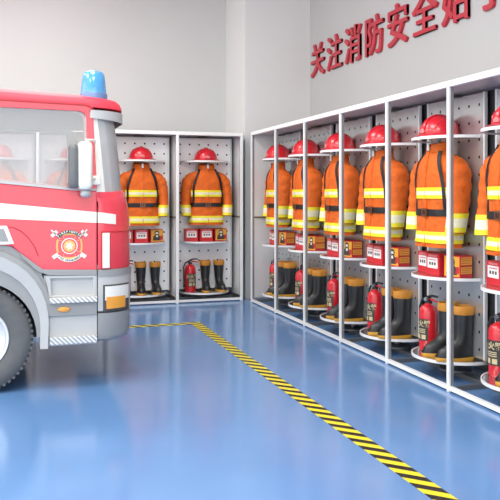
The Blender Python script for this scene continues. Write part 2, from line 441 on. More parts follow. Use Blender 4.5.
def make_coat():
    root = empty('firefighter_coat')
    b = MB(); zs = [0, .02, .05, .08, .12, .16, .2, .225, .245, .265, .3, .34, .38, .42, .46, .5, .53, .56, .58, .60, .62, .635, .65, .665, .68, .70]
    b.loft([tring(z) for z in zs]); b.build('coat_body', M['orange'], root, smooth=60)
    # collar, standing, open at the front
    b = MB(); n = 36; rings = []
    for z, a, d in ((.668, .100, .083), (.695, .098, .082), (.725, .094, .078), (.738, .092, .076), (.738, .080, .064), (.70, .080, .064)):
        rings.append([(a * sin(t), -d * cos(t), z - .014 * (1 + cos(t)) * (1 if z > .69 else .4)) for t in [R(14 + 332 * k / n) for k in range(n + 1)]])
    b.loft(rings, None, False, False); b.build('collar', M['orange'], root, smooth=50)
    b = MB(); b.prism([(-.010, .672), (.013, .668), (.012, .715), (-.009, .717)], -.090, -.084); b.build('neck_tag', M['label_white'], root)
    # front placket
    b = MB(); rings = []
    for k in range(24):
        z = .01 + .655 * k / 23; y = tpt(-PI / 2, z)[1]
        rings.append([(-.030, y + .004, z), (-.028, y - .006, z), (.006, y - .007, z), (.008, y + .004, z)])
    b.loft(rings); b.build('placket', M['orange'], root, smooth=30)
    o = band(.030, .108, .007).build('hem_band', None, root, smooth=40)
    o = band(.335, .412, .007).build('chest_band', None, root, smooth=40)
    b = MB(); b.loft([tring(.215, .007), tring(.24, .011), tring(.262, .007)], None, False); bl = b.build('belt', M['strap'], root, smooth=40)
    b = MB()
    yb = tpt(-PI / 2, .24)[1] - .016
    b.ring_frame([(-.03, .212), (.03, .212), (.03, .268), (-.03, .268)], [(-.018, .224), (.018, .224), (.018, .256), (-.018, .256)], yb - .008, yb)
    b.box(-.004, yb - .006, .222, .004, yb, .258); b.build('buckle', M['buckle'], bl)
    for sx in (-1, 1):
        # sleeve with folds
        b = MB(); rings = []; n = 22; N = 26
        for k in range(N + 1):
            t = k / N * (len(SL) - 1); i = min(int(t), len(SL) - 2); u = t - i
            p = [SL[i][q] + (SL[i + 1][q] - SL[i][q]) * u for q in range(4)]
            d = Vector((SL[i + 1][0] - SL[i][0], SL[i + 1][1] - SL[i][1], SL[i + 1][2] - SL[i][2])).normalized()
            if k <= 2: d = Vector((.75, 0, -.66)).normalized() if k == 2 else Vector((1, 0, -.35)).normalized()
            ax = Vector((0, 1, 0)); ay = d.cross(ax).normalized(); ax = ay.cross(d)
            r = []
            for j in range(n):
                a = 2 * PI * j / n
                rr = p[3] * (1 + .045 * sin(k * 1.7 + 2 * sin(a)) * (1 if 3 < k < 24 else .2))
                q = Vector((p[0], p[1] + .014, p[2])) + ax * (rr * 1.12 * cos(a)) + ay * (rr * .92 * sin(a))
                r.append((q.x * sx, q.y, q.z))
            rings.append(r)
        b.loft(rings); sl = b.build('sleeve', M['orange'], root, smooth=60)
        b = MB(); zz = [.112, .145, .205, .238]
        def srg(z, off):
            p = sl_at(z); return [(sx * (p[0] + (p[3] + off) * .95 * cos(2 * PI * j / n)), p[1] + .014 + (p[3] + off) * 1.13 * sin(2 * PI * j / n), z) for j in range(n)]
        for k, m in enumerate((M['yellow'], M['silver'], M['yellow'])): b.loft([srg(zz[k], .005), srg(zz[k + 1], .005)], m, False)
        b.build('cuff_band', None, sl, smooth=50)
        # harness strap from the neck out to the side of the waist
        path = []
        for k in range(25):
            u = k / 24
            z = .665 - .42 * u
            th = -PI / 2 + sx * R(52 - 26 * u ** .5 + 34 * u ** 1.5) if False else -PI / 2 + sx * R(52 + 14 * sin(PI / 2 * min(1, u * 2.2)))
            xw = .088 + .078 * sin(PI / 2 * min(1, u * 1.5))
            th = -PI / 2 + sx * math.asin(min(.98, (xw / tsec(z)[0]) ** 1.25)); path.append((th, z))
        b = MB(); rings = []
        for th, z in path:
            dth = .017 / max(.09, tsec(z)[0])
            rings.append([tpt(th - dth, z, .004), tpt(th - dth, z, .013), tpt(th + dth, z, .013), tpt(th + dth, z, .004)])
        b.loft(rings); b.build('harness_strap', M['strap'], root, smooth=30)
    b = MB(); b.tube([(0, .0, .70), (0, 0, .747)], .012); b.build('hanger_stem', M['dark_rail'], root, smooth=40)
    return root
coat0 = make_coat()

# ------------------------------------------------------------------ boot (origin under the foot, toe -y)
def make_boot():
    root = empty('rubber_boot'); n = 28
    def ring(z, yb, yf, w, wt=None):
        cy = (yb + yf) / 2; L = (yb - yf) / 2; r = []
        for j in range(n):
            a = 2 * PI * j / n; s_ = sin(a)
            ww = w * (1 - .10 * max(0, -s_ * -1)) if s_ > 0 else (wt or w)
            r.append((ww * cos(a), cy + L * s_, z))
        return r
    b = MB(); b.loft([ring(0, .080, -.190, .048, .054), ring(.008, .084, -.196, .051, .058), ring(.024, .084, -.196, .051, .058), ring(.030, .080, -.190, .048, .055)])
    b.build('sole', M['sole'], root, smooth=50)
    b = MB()
    b.loft([ring(.026, .078, -.188, .047, .053), ring(.050, .078, -.186, .047, .052), ring(.072, .076, -.172, .046, .049), ring(.090, .074, -.145, .046, .047), ring(.108, .072, -.108, .045), ring(.128, .070, -.078, .046),
            ring(.155, .068, -.062, .049), ring(.19, .068, -.060, .052), ring(.25, .072, -.063, .057), ring(.31, .075, -.066, .061), ring(.325, .075, -.066, .061)])
    b.build('boot_shaft', M['rubber'], root, smooth=60)
    b = MB(); b.loft([ring(.312, .0765, -.0675, .063), ring(.318, .0800, -.071, .0665), ring(.360, .081, -.072, .0675), ring(.370, .078, -.069, .064), ring(.370, .072, -.063, .058), ring(.345, .070, -.061, .056)], None, False)
    cf = b.build('cuff', M['cuff'], root, smooth=45)
    b = MB(); b.loft([ring(.344, .071, -.062, .057), ring(.346, .071, -.062, .057)]); b.build('lining', M['black'], cf)
    b = MB(); b.loft([ring(.028, .086, -.198, .0525, .0595), ring(.040, .0855, -.197, .0525, .0590)], None, False); b.build('welt', M['rubber'], root, smooth=40)
    return root
boot0 = make_boot()

# ------------------------------------------------------------------ fire extinguisher
def curved_text(mb, txt, size, rad, zc, m, a0=-PI / 2):
    v, f = text_geo(txt, size, 0, .0015)
    mb.add([(rad * cos(a0 + x / rad), rad * sin(a0 + x / rad), zc + y) for x, y, z in v], f, m)
def make_ext():
    root = empty('fire_extinguisher'); r = .067
    b = MB(); b.lathe([(r * .9, 0), (r, .012), (r, .26), (r * .96, .285), (r * .8, .308), (r * .5, .322), (.022, .328), (.022, .340)], None, 32); b.build('cylinder', M['ext_red'], root, smooth=40)
    n = 16
    b = MB()
    def strip(a0, a1, z0, z1, rr, m):
        b.loft([[(rr * cos(a0 + (a1 - a0) * k / n), rr * sin(a0 + (a1 - a0) * k / n), z) for k in range(n + 1)] for z in (z0, z1)], m, False, False)
    c0 = -PI / 2
    strip(c0 - .85, c0 + .85, .07, .225, r + .001, M['label_dark'])
    curved_text(b, '灭火器', .050, r + .002, .188, M['label_gold'])
    for z in (.148, .136, .124): strip(c0 - .6, c0 + .55, z, z + .006, r + .002, M['label_gold'])
    strip(c0 - .6, c0 - .1, .08, .112, r + .002, M['label_gold']); strip(c0 + .1, c0 + .6, .08, .112, r + .002, M['label_gold'])
    b.build('label', None, root, smooth=30)
    b = MB(); b.lathe([(.024, .336), (.024, .352), (.018, .356), (.018, .375)], None, 16); b.box(-.03, -.014, .352, .02, .014, .376); b.build('valve', M['black'], root, bevel=.002)
    b = MB(); b.tube([(-.01, 0, .378), (.04, 0, .392), (.10, 0, .388)], [.009, .009, .007], None, 8); b.build('lever', M['black'], root, smooth=40)
    b = MB(); b.tube([(-.01, 0, .365), (.05, 0, .362), (.105, 0, .352)], [.008, .008, .006], None, 8); b.build('carry_handle', M['ext_red'], root, smooth=40)
    b = MB(); b.lathe_y([(.014, -.030), (.014, -.012)], None, 16, 0, .362); b.build('gauge', M['chrome'], root, smooth=40)
    b = MB(); b.tube([(-.028, 0, .364), (-.062, -.004, .352), (-.086, -.006, .30), (-.084, -.008, .20), (-.080, -.008, .12)], .0085, None, 10); h = b.build('hose', M['black'], root, smooth=50)
    b = MB(); b.tube([(-.080, -.008, .12), (-.079, -.008, .06)], [.009, .014], None, 10); b.build('nozzle', M['black'], h, smooth=40)
    return root
ext0 = make_ext()

# ------------------------------------------------------------------ cartons
def make_box(pic):
    root = empty('mask_carton'); w, d, h = (.078, .055, .150)
    b = MB(); b.box(-w, -d, 0, w, d, h); b.build('carton', M['box_red'], root, bevel=.003)
    if not pic:
        b = MB(); b.box(-.060, -d - .0012, .048, .060, -d - .0002, .122, M['label_white'])
        for k in (-1, 0, 1):
            b.box(k * .030 - .009, -d - .002, .070, k * .030 + .009, -d - .0013, .090, M['label_dark'])
        b.box(-.045, -d - .002, .104, .045, -d - .0013, .109, M['box_red']); b.build('label', None, root)
        b = MB(); b.box(-.05, -d - .0012, .128, .05, -d - .0002, .142, M['badge']); b.build('header_print', None, root)
    else:
        b = MB(); b.box(-.070, -d - .0012, .010, .070, -d - .0002, .143, M['box_yellow'])
        y1, y0 = -d - .0013, -d - .002
        # black masked head-and-shoulders silhouette
        b.prism([(-.055, .02), (.050, .02), (.040, .070), (.022, .085), (.030, .105), (.022, .128), (0, .138), (-.024, .128), (-.032, .105), (-.022, .085), (-.045, .070)], y0, y1, M['label_dark'])
        b.prism([(-.020, .098), (.018, .098), (.014, .118), (-.016, .118)], y0 - .0008, y0 - .0001, M['label_white'])
        b.prism([(-.012, .060), (.014, .062), (.010, .085), (-.010, .084)], y0 - .0008, y0 - .0001, M['label_white'])
        b.prism([(.035, .03), (.068, .03), (.068, .075), (.045, .078)], y0 - .0008, y0 - .0001, M['box_red'])
        b.build('picture_print', None, root)
        b = MB(); b.box(w + .0002, -.048, .030, w + .0012, .048, .075, M['box_yellow']); b.box(w + .0002, -.048, .09, w + .0012, .048, .14, M['box_yellow'])
        for z in (.100, .115, .128): b.box(w + .0013, -.042, z, w + .002, .042, z + .005, M['box_red'])
        for z in (.040, .052, .063): b.box(w + .0013, -.042, z, w + .002, .042, z + .004, M['box_red'])
        b.build('side_print', None, root)
    return root
box0 = make_box(False); boxp = make_box(True)

# ------------------------------------------------------------------ fill the bays
first = {}
def place(proto, local, rz_local, base, rz, label, cat, group):
    k = proto.name
    if k not in first: first[k] = 1; o = proto
    else: o = copy_tree(proto)
    c, s_ = cos(rz), sin(rz)
    o.location = (base[0] + local[0] * c - local[1] * s_, base[1] + local[0] * s_ + local[1] * c, local[2])
    o.rotation_euler = (0, 0, rz + rz_local)
    tag(o, label, cat, group)
    return o

def fill(base, rz, row, bay, full=True, rack_rot=0):
    rt = 'back' if row == 'back row' else 'right'
    zb = ZB if rt == 'back' else ZB2
    place(rack0 if rt == 'back' else rack1, (0, 0, 0), 0, base, rz, 'rotating rack with perforated panel and three round shelves, %s, %s' % (row, bay), 'rack', 'rotating racks')
    place(helmet0, (-.005, -.128, ZT + .0045), R(random.uniform(-6, 6)), base, rz, 'red firefighter helmet on the top round shelf, %s, %s' % (row, bay), 'helmet', 'red helmets in the %s lockers' % rt)
    place(coat0, (0, -.135, .905), R(random.uniform(-3, 3) - (0 if rt == 'back' else 1)), base, rz, 'orange reflective firefighter coat hanging below the top shelf, %s, %s' % (row, bay), 'coat', 'orange coats in the %s lockers' % rt)
    if not full: return
    g = 'red cartons in the %s lockers' % rt
    place(box0, (-.180, -.095, ZM + .0005), R(-4), base, rz, 'left red carton with white label on middle shelf, %s, %s' % (row, bay), 'carton', g)
    place(box0, (-.008, -.125, ZM + .0005), R(2), base, rz, 'middle red carton with white label on middle shelf, %s, %s' % (row, bay), 'carton', g)
    place(boxp, (.170, -.092, ZM + .0005), R(10), base, rz, 'red carton with masked figure picture on middle shelf, %s, %s' % (row, bay), 'carton', g)
    place(ext0, (-.190, -.100, zb + .0005), R(8), base, rz, 'red fire extinguisher on bottom shelf beside boots, %s, %s' % (row, bay), 'fire extinguisher', 'extinguishers in the %s lockers' % rt)
    g = 'black rubber boots in the %s lockers' % rt
    place(boot0, (.000 if rt == 'back' else .028, -.080, zb + .0005), R(-5), base, rz, 'left black boot with amber cuff on bottom shelf, %s, %s' % (row, bay), 'boot', g)
    place(boot0, (.172 if rt == 'back' else .198, -.072, zb + .0005), R(6 if rt == 'back' else -9), base, rz, 'right black boot with amber cuff on bottom shelf, %s, %s' % (row, bay), 'boot', g)

PO = .315
nm = ['nearest the corner', 'second bay from corner', 'third bay from corner', 'fourth bay from corner', 'fifth bay from corner', 'sixth bay from corner']
for i in range(4):
    xa, xb = BP[3 - i], BP[4 - i]
    fill(((xa + xb) / 2, BY + PO), 0, 'back row', ('bay ' if i == 0 else '') + nm[i], full=i < 2)
for k in range(6):
    yc = RY0 - (k + .5) * PIT
    fill((RX + PO, yc), R(-90), 'right row', ('bay ' if k == 0 else '') + nm[k])

# ------------------------------------------------------------------ fire truck
TY, TW = 4.88, 1.72
TF = TY + TW
root = empty('fire_truck', (0, 0, 0)); tag(root, 'red fire truck with grey trim and round fire emblem on its door', 'truck')
def outline(fx, r, ins=0.0, xs=.533, n=14, xback=None):
    """plan outline of the cab nose: near rear corner -> near front arc -> far front arc -> far rear corner"""
    y0, y1 = TY + ins, TF - ins; p = [(xs, y0)]
    cx = fx - r
    for k in range(n + 1):
        t = PI / 2 * k / n; p.append((cx + r * sin(t), y0 + r - r * cos(t)))
    for k in range(n + 1):
        t = PI / 2 * k / n; p.append((cx + r * cos(t), y1 - r + r * sin(t)))
    p.append((xs, y1))
    return p
def nose(b, levels, m=None):
    b.loft([[(x, y, z) for x, y in outline(fx, r, ins)] for z, fx, r, ins in levels], m)
CX, CR, CY = .550, .225, TY + .225
def patch(b, t0, t1, z0, z1, off, m=None, thick=.006, n=12, fx=.775, x_start=None, dz=(0, 0)):
    cx = fx - CR; rings = []
    pts = []
    if x_start is not None: pts.append((x_start, TY, 0, -1))
    for k in range(n + 1):
        t = R(t0 + (t1 - t0) * k / n); pts.append((cx + CR * sin(t), CY - CR * cos(t), sin(t), -cos(t)))
    N = len(pts) - 1
    for i, (x, y, nx, ny) in enumerate(pts):
        u = i / N; za = z0 + dz[0] * u; zb = z1 + dz[1] * u
        o1 = off - thick
        rings.append([(x + nx * o1, y + ny * o1, za), (x + nx * off, y + ny * off, za), (x + nx * off, y + ny * off, zb), (x + nx * o1, y + ny * o1, zb)])
    b.loft(rings, m)

WX, WZ, WRD = -.225, .351, .351
def arch(rh, rv, n=20, a1=180):
    return [(WX + (rh + (rv - rh) * sin(R(a)) ** 1.3) * cos(R(a)), WZ + (rh + (rv - rh) * sin(R(a)) ** 1.3) * sin(R(a))) for a in [a1 * k / n for k in range(n + 1)]]
redbot = [(.527, .772), (.185, .783), (.044, .896), (-.005, .938), (-.09, .950), (-.36, .950), (-.445, .938), (-.494, .896), (-.635, .783), (-.78, .783)]
door_poly = [(-.78, 1.345), (-.077, 1.342), (.40, 1.296), (.527, 1.296)] + redbot
for y0, y1 in ((TY, TY + .05), (TF - .05, TF)):
    b = MB(); b.prism(door_poly, y0, y1); b.build('cab_door', M['truck_red'], root, bevel=.008)
# cab core and inner floor (dark, between the doors)
b = MB(); b.box(-.78, TY + .05, .80, .53, TF - .05, 1.25); b.build('cab_floor', M['truck_dark'], root)
b = MB(); b.box(-.80, TY, .783, -.782, TF, 1.90); b.build('cab_rear_wall', M['liner'], root)
# window frames
outer = [(-.78, 1.347), (-.077, 1.344), (.40, 1.298), (.529, 1.298), (.502, 1.80), (.488, 1.838), (.45, 1.853), (-.78, 1.885)]
inner = [(-.62, 1.360), (-.077, 1.356), (.38, 1.308), (.482, 1.306), (.456, 1.775), (.444, 1.802), (.41, 1.815), (-.62, 1.832)]
for y0, y1, yl0, yl1, gy in ((TY, TY + .04, TY + .041, TY + .07, TY + .022), (TF - .04, TF, TF - .07, TF - .041, TF - .022)):
    b = MB(); b.ring_frame(outer, inner, y0, y1); b.build('window_frame', M['truck_red'], root, bevel=.004)
    inl = [(x + (.012 if x < 0 else -.012) * (1 if abs(x) > .3 else 0), z + (.012 if z < 1.5 else -.012)) for x, z in inner]
    b = MB(); b.ring_frame(outer, inl, yl0, yl1); b.build('frame_lining', M['liner'], root)
    b = MB(); b.prism(inner, gy - .002, gy + .002); b.build('side_window', M['glass'], root)
b = MB(); b.prism([(-.62, 1.343), (-.077, 1.340), (.39, 1.294), (.527, 1.294), (.527, 1.306), (.38, 1.309), (-.077, 1.357), (-.62, 1.361)], TY - .006, TY + .004); b.build('window_sill_trim', M['truck_grey'], root)
b = MB(); gut = [(-.78, 1.884), (.45, 1.852), (.487, 1.838), (.503, 1.80), (.512, 1.80), (.495, 1.845), (.455, 1.862), (-.78, 1.894)]
b.prism(gut, TY - .006, TY + .01); b.build('roof_gutter', M['truck_dark_red'], root)
# roof
b = MB(); rings = []
for z, fx, r, ins in ((1.855, .718, .22, 0), (1.885, .716, .22, .003), (1.912, .706, .22, .016), (1.934, .69, .22, .05), (1.951, .62, .22, .13), (1.960, .50, .22, .28)):
    rings.append([(x, y, z - .040 * max(x, -.78) * (1 if z > 1.86 else .6)) for x, y in outline(fx, r, ins, xs=-.78)])
b.loft(rings); b.build('roof', M['roof_red'], root, smooth=50)
b = MB(); b.loft([[(x, y, z) for x, y in outline(.66, .2, .05, xs=-.77)] for z in (1.822, 1.835)]); b.build('headliner', M['liner'], root)
# nose, bumper
b = MB(); nose(b, [(.775, .772, .222, .003), (.79, .775, .225, 0), (1.10, .772, .225, 0), (1.22, .755, .225, .0), (1.285, .735, .22, .006), (1.297, .72, .21, .015)]); b.build('nose_panel', M['truck_red'], root, smooth=40)
b = MB(); nose(b, [(.500, .775, .225, .0), (.735, .778, .225, -.003), (.772, .772, .225, .002)]); b.build('bumper', M['truck_grey'], root, smooth=40)
b = MB(); nose(b, [(.484, .765, .225, .012), (.501, .765, .225, .012)]); b.build('bumper_seam', M['truck_dark'], root)
b = MB(); nose(b, [(.300, .735, .20, .03), (.313, .758, .22, .008), (.34, .770, .225, .0), (.485, .775, .225, 0)]); b.build('lower_bumper', M['truck_mid'], root, smooth=40)
b = MB(); patch(b, 0, 80, .728, .770, .008, x_start=.533); b.build('bumper_moulding', M['truck_mid'], root, smooth=40)
# headlamp
def sidepair(make):
    make(1); make(-1)
b = MB(); patch(b, 4, 60, .497, .672, .008); hl = b.build('headlamp', M['truck_dark'], root, smooth=40)
b = MB(); patch(b, 7, 57, .570, .662, .012); b.build('clear_lens', M['lens_white'], hl, smooth=40)
b = MB(); patch(b, 9, 46, .514, .592, .014); b.build('indicator_lens', M['lens_orange'], hl, smooth=40)
def mirror_y(o):
    me = o.data.copy(); me.transform(Matrix.Translation((0, 2 * (TY + TW / 2), 0)) @ Matrix.Scale(-1, 4, (0, 1, 0))); me.flip_normals()
    c = bpy.data.objects.new(o.name, me); C.objects.link(c); c.parent = o.parent
    return c
h2 = mirror_y(hl)
for ch in children(hl):
    c = mirror_y(ch); c.parent = h2
# corner handle recess
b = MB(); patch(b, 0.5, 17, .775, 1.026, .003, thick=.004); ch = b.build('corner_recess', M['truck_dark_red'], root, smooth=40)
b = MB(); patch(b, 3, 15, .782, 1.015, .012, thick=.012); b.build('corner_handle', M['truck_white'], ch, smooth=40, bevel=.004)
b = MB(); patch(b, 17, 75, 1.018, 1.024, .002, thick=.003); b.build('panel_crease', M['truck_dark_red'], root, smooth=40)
# cream stripe
b = MB(); b.prism([(-.78, 1.150), (-.077, 1.116), (.524, 1.082), (.524, 1.153), (-.077, 1.214), (-.78, 1.28)], TY - .003, TY + .001)
b.build('stripe', M['truck_white'], root)
b = MB(); patch(b, 1, 27, 1.082, 1.152, .003, x_start=.531, dz=(-.012, -.016)); b.build('stripe', M['truck_white'], root, smooth=40)
# door crease and grab recess
b = MB(); cr = [(-.30, 1.062), (-.077, 1.066), (.0, 1.060), (.05, 1.035), (.10, .985), (.135, .93), (.155, .875)]
b.tube([(x, TY + .0005, z) for x, z in cr], .0035, None, 6); b.build('door_crease', M['truck_dark_red'], root, smooth=40)  # thin dark red line painted in for the shaded groove
b = MB(); b.prism([(-.33, 1.072), (-.035, 1.070), (.008, .955), (-.05, .951), (-.33, .955)], TY - .006, TY + .004); g = b.build('grab_recess', M['truck_white'], root, bevel=.003)
b = MB(); b.prism([(-.31, 1.055), (-.055, 1.052), (-.025, .972), (-.31, .974)], TY - .010, TY - .0065); b.build('grab_handle', M['truck_mid'], g, bevel=.003)
# wheel arch
ao = arch(.441, .552); ai = arch(.392, .468)
b = MB(); outl = [(WX + .441, .275)] + ao + [(WX - .441, .275)]; inl = [(WX + .392, .275)] + ai + [(WX - .392, .275)]
n = len(outl)
b.loft([[(outl[i][0], TY - .012, outl[i][1]), (outl[i][0], TY + .05, outl[i][1]), (inl[i][0], TY + .05, inl[i][1]), (inl[i][0], TY - .004, inl[i][1])] for i in range(n)])
b.build('wheel_arch', M['truck_grey'], root, smooth=35)
b = MB()
mo = arch(.475, .585); mi_ = arch(.420, .530)
half = 11
b.loft([[(mo[i][0], TY - .004, mo[i][1]), (mo[i][0], TY + .05, mo[i][1]), (mi_[i][0], TY + .05, mi_[i][1]), (mi_[i][0], TY - .008, mi_[i][1])] for i in range(2, 19)])
b.build('arch_moulding', M['truck_mid'], root, smooth=35)
b = MB(); e0 = arch(.402, .480); e1 = arch(.372, .372)
b.loft([[(e0[i][0], TY + .004, e0[i][1]), (e0[i][0], TY + .03, e0[i][1]), (e1[i][0], TY + .03, e1[i][1]), (e1[i][0], TY + .004, e1[i][1])] for i in range(21)]); b.build('arch_lining', M['truck_mid'], root, smooth=35)
b = MB(); e0 = arch(.44, .64); e1 = arch(.41, .48)
b.loft([[(e0[i][0], TY + .012, e0[i][1]), (e0[i][0], TY + .04, e0[i][1]), (e1[i][0], TY + .04, e1[i][1]), (e1[i][0], TY + .012, e1[i][1])] for i in range(3, 18)]); b.build('arch_backing', M['truck_mid'], root)
b = MB(); al = arch(.400, .475); al = [(al[0][0], .28)] + al + [(al[-1][0], .28)]; n = len(al)
b.loft([[(x, y, z) for x, z in al] for y in (TY + .02, TY + .41)], None, False, False); b.build('wheel_well', M['truck_mid'], root, smooth=40)
b = MB(); b.prism(al, TY + .40, TY + .42); b.build('wheel_well_back', M['truck_dark'], root)
# side skirt behind the bumper: steps
b = MB(); b.prism([(.527, .774), (.527, .735), (.226, .745), (.150, .775), (.06, .86), (.04, .90), (.185, .786)], TY - .002, TY + .05); b.build('sill_moulding', M['truck_mid'], root, bevel=.004)
b = MB(); b.box(.19, TY + .02, .285, .53, TY + .30, .745); b.build('step_core', M['truck_grey'], root)
b = MB(); b.ring_frame([(.222, .603), (.527, .597), (.527, .737), (.200, .742)], [(.240, .615), (.500, .61), (.500, .722), (.232, .726)], TY, TY + .025); b.build('skirt_panel', M['truck_grey'], root, bevel=.004)
b = MB(); b.box(.226, TY - .030, .566, .527, TY + .02, .602); b.build('step_tread', M['tread'], root, bevel=.004)
b = MB(); b.box(.219, TY - .004, .480, .527, TY + .02, .565); b.build('step_riser', M['truck_mid'], root, bevel=.004)
b = MB(); rings = []
for yy, s_ in ((TY - .004, 1), (TY - .014, .9), (TY - .018, .6)): rings.append([(.315 + .042 * s_ * cos(2 * PI * k / 20), yy, .524 + .018 * s_ * sin(2 * PI * k / 20)) for k in range(20)])
b.loft(rings); b.build('side_marker', M['lens_orange'], root, smooth=40)
b = MB(); b.box(.226, TY - .022, .298, .527, TY + .02, .347); b.build('step_tread', M['tread'], root, bevel=.004)
b = MB(); b.box(.226, TY + .012, .346, .527, TY + .022, .479); b.build('step_panel', M['truck_grey'], root)
# wheels
def wheel(x, y0, y1, out):
    b = MB(); w = y1 - y0; prof = [(.196, y0 + .02), (.220, y0 + .004), (.29, y0), (.325, y0 + .008), (.345, y0 + .028), (.351, y0 + .05), (.351, y1 - .05), (.345, y1 - .028), (.325, y1 - .008), (.29, y1), (.220, y1 - .004), (.196, y1 - .02)]
    b.lathe_y(prof, None, 64, x, WZ, False)
    for k in range(60):
        a = 2 * PI * k / 60
        for (ya, yb) in ((y0 + .018, y0 + .075), (y1 - .075, y1 - .018)):
            c, s_ = cos(a), sin(a); t = (-s_, c)
            r0, r1, h = .335, .352, .010
            v = []
            for yy in (ya, yb):
                for rr, tt in ((r0, -h), (r1, -h * .8), (r1, h * .8), (r0, h)):
                    v.append((x + rr * c + t[0] * tt, yy, WZ + rr * s_ + t[1] * tt))
            b.add(v, [(0, 1, 2, 3), (7, 6, 5, 4), (0, 4, 5, 1), (1, 5, 6, 2), (2, 6, 7, 3)])
    tr = b.build('wheel', M['tyre'], root, smooth=40)
    yo = y0 if out < 0 else y1; d = 1 if out < 0 else -1
    b = MB(); b.lathe_y([(.204, yo + d * .014), (.200, yo + d * .004), (.186, yo + d * .006), (.176, yo + d * .03), (.12, yo + d * .055), (.085, yo + d * .05), (.08, yo + d * .01), (.055, yo - d * .005), (.0005, yo - d * .006)], None, 40, x, WZ, False)
    rm = b.build('rim', M['rim'], tr, smooth=35)
    for k in range(8):
        a = 2 * PI * k / 8
        b = MB(); b.lathe_y([(.013, yo + d * .055), (.013, yo + d * .03), (.009, yo + d * .026)], None, 8, x + .105 * cos(a), WZ + .105 * sin(a)); b.build('wheel_nut', M['chrome'], rm, smooth=40)
for x in (WX, -2.55):
    wheel(x, TY + .02, TY + .25, -1); wheel(x, TF - .25, TF - .02, 1)
# A pillar and windscreen
def ws(t0, t1, off, m, name, sm=40):
    b = MB(); rings = []
    for z, fx, r, xs in ((1.285, .715, .20, .528), (1.55, .690, .20, .516), (1.815, .660, .20, .502)):
        o = outline(fx, r, .005, xs=xs, n=14)
        rings.append((o, z))
    N = len(rings[0][0]); rr = []
    for o, z in rings: rr.append([(x, y, z) for x, y in o[t0:t1]])
    inn = []
    for o, z in rings: inn.append([(x - .012, y + (.012 if y < TY + TW / 2 else -.012), z) for x, y in o[t0:t1]])
    k = t1 - t0
    b.loft([list(a) + list(reversed(c)) for a, c in zip(rr, inn)], None)
    return b.build(name, m, root, smooth=sm)
ws(0, 5, 0, M['truck_white'], 'windscreen_pillar'); ws(27, 32, 0, M['truck_white'], 'windscreen_pillar')
ws(4, 28, 0, M['screen'], 'windscreen')
# sun visor
b = MB(); vo = outline(.724, .24, -.012, xs=.497); vi = outline(.719, .238, -.009, xs=.497)
b.loft([[(a[0], a[1], 1.770 - .018 * min(1, (a[0] - .497) / .25)), (a[0], a[1], 1.822), (c[0], c[1], 1.822), (c[0], c[1], 1.770 - .018 * min(1, (a[0] - .497) / .25))] for a, c in zip(vo, vi)])
vs = b.build('sun_visor', M['truck_grey'], root, smooth=40)
b = MB(); vi2 = outline(.655, .2, .02, xs=.497)
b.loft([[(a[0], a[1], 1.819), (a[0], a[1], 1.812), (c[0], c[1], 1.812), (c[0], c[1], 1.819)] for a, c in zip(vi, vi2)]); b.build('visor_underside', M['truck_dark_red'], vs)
# beacon
b = MB(); bx, by, bz = .522, TY + .17, 1.930
b.lathe([(.092, bz - .03), (.092, bz + .018), (.086, bz + .026)], None, 32, bx, by); bb = b.build('beacon', M['beacon_base'], root, smooth=40)
b = MB(); b.lathe([(.085, bz + .026), (.085, bz + .045), (.080, bz + .10), (.074, bz + .145), (.064, bz + .166), (.04, bz + .175), (.001, bz + .177)], None, 32, bx, by, False); b.build('beacon_dome', M['beacon'], bb, smooth=45)
b = MB(); b.lathe([(.03, bz + .027), (.03, bz + .06), (.05, bz + .075), (.05, bz + .12), (.02, bz + .13)], None, 20, bx, by); b.build('beacon_reflector', M['chrome'], bb, smooth=40)
b = MB(); b.box(.425, by - .05, 1.885, .455, by + .05, 1.93); b.build('aerial_base', M['truck_mid'], root, bevel=.004)
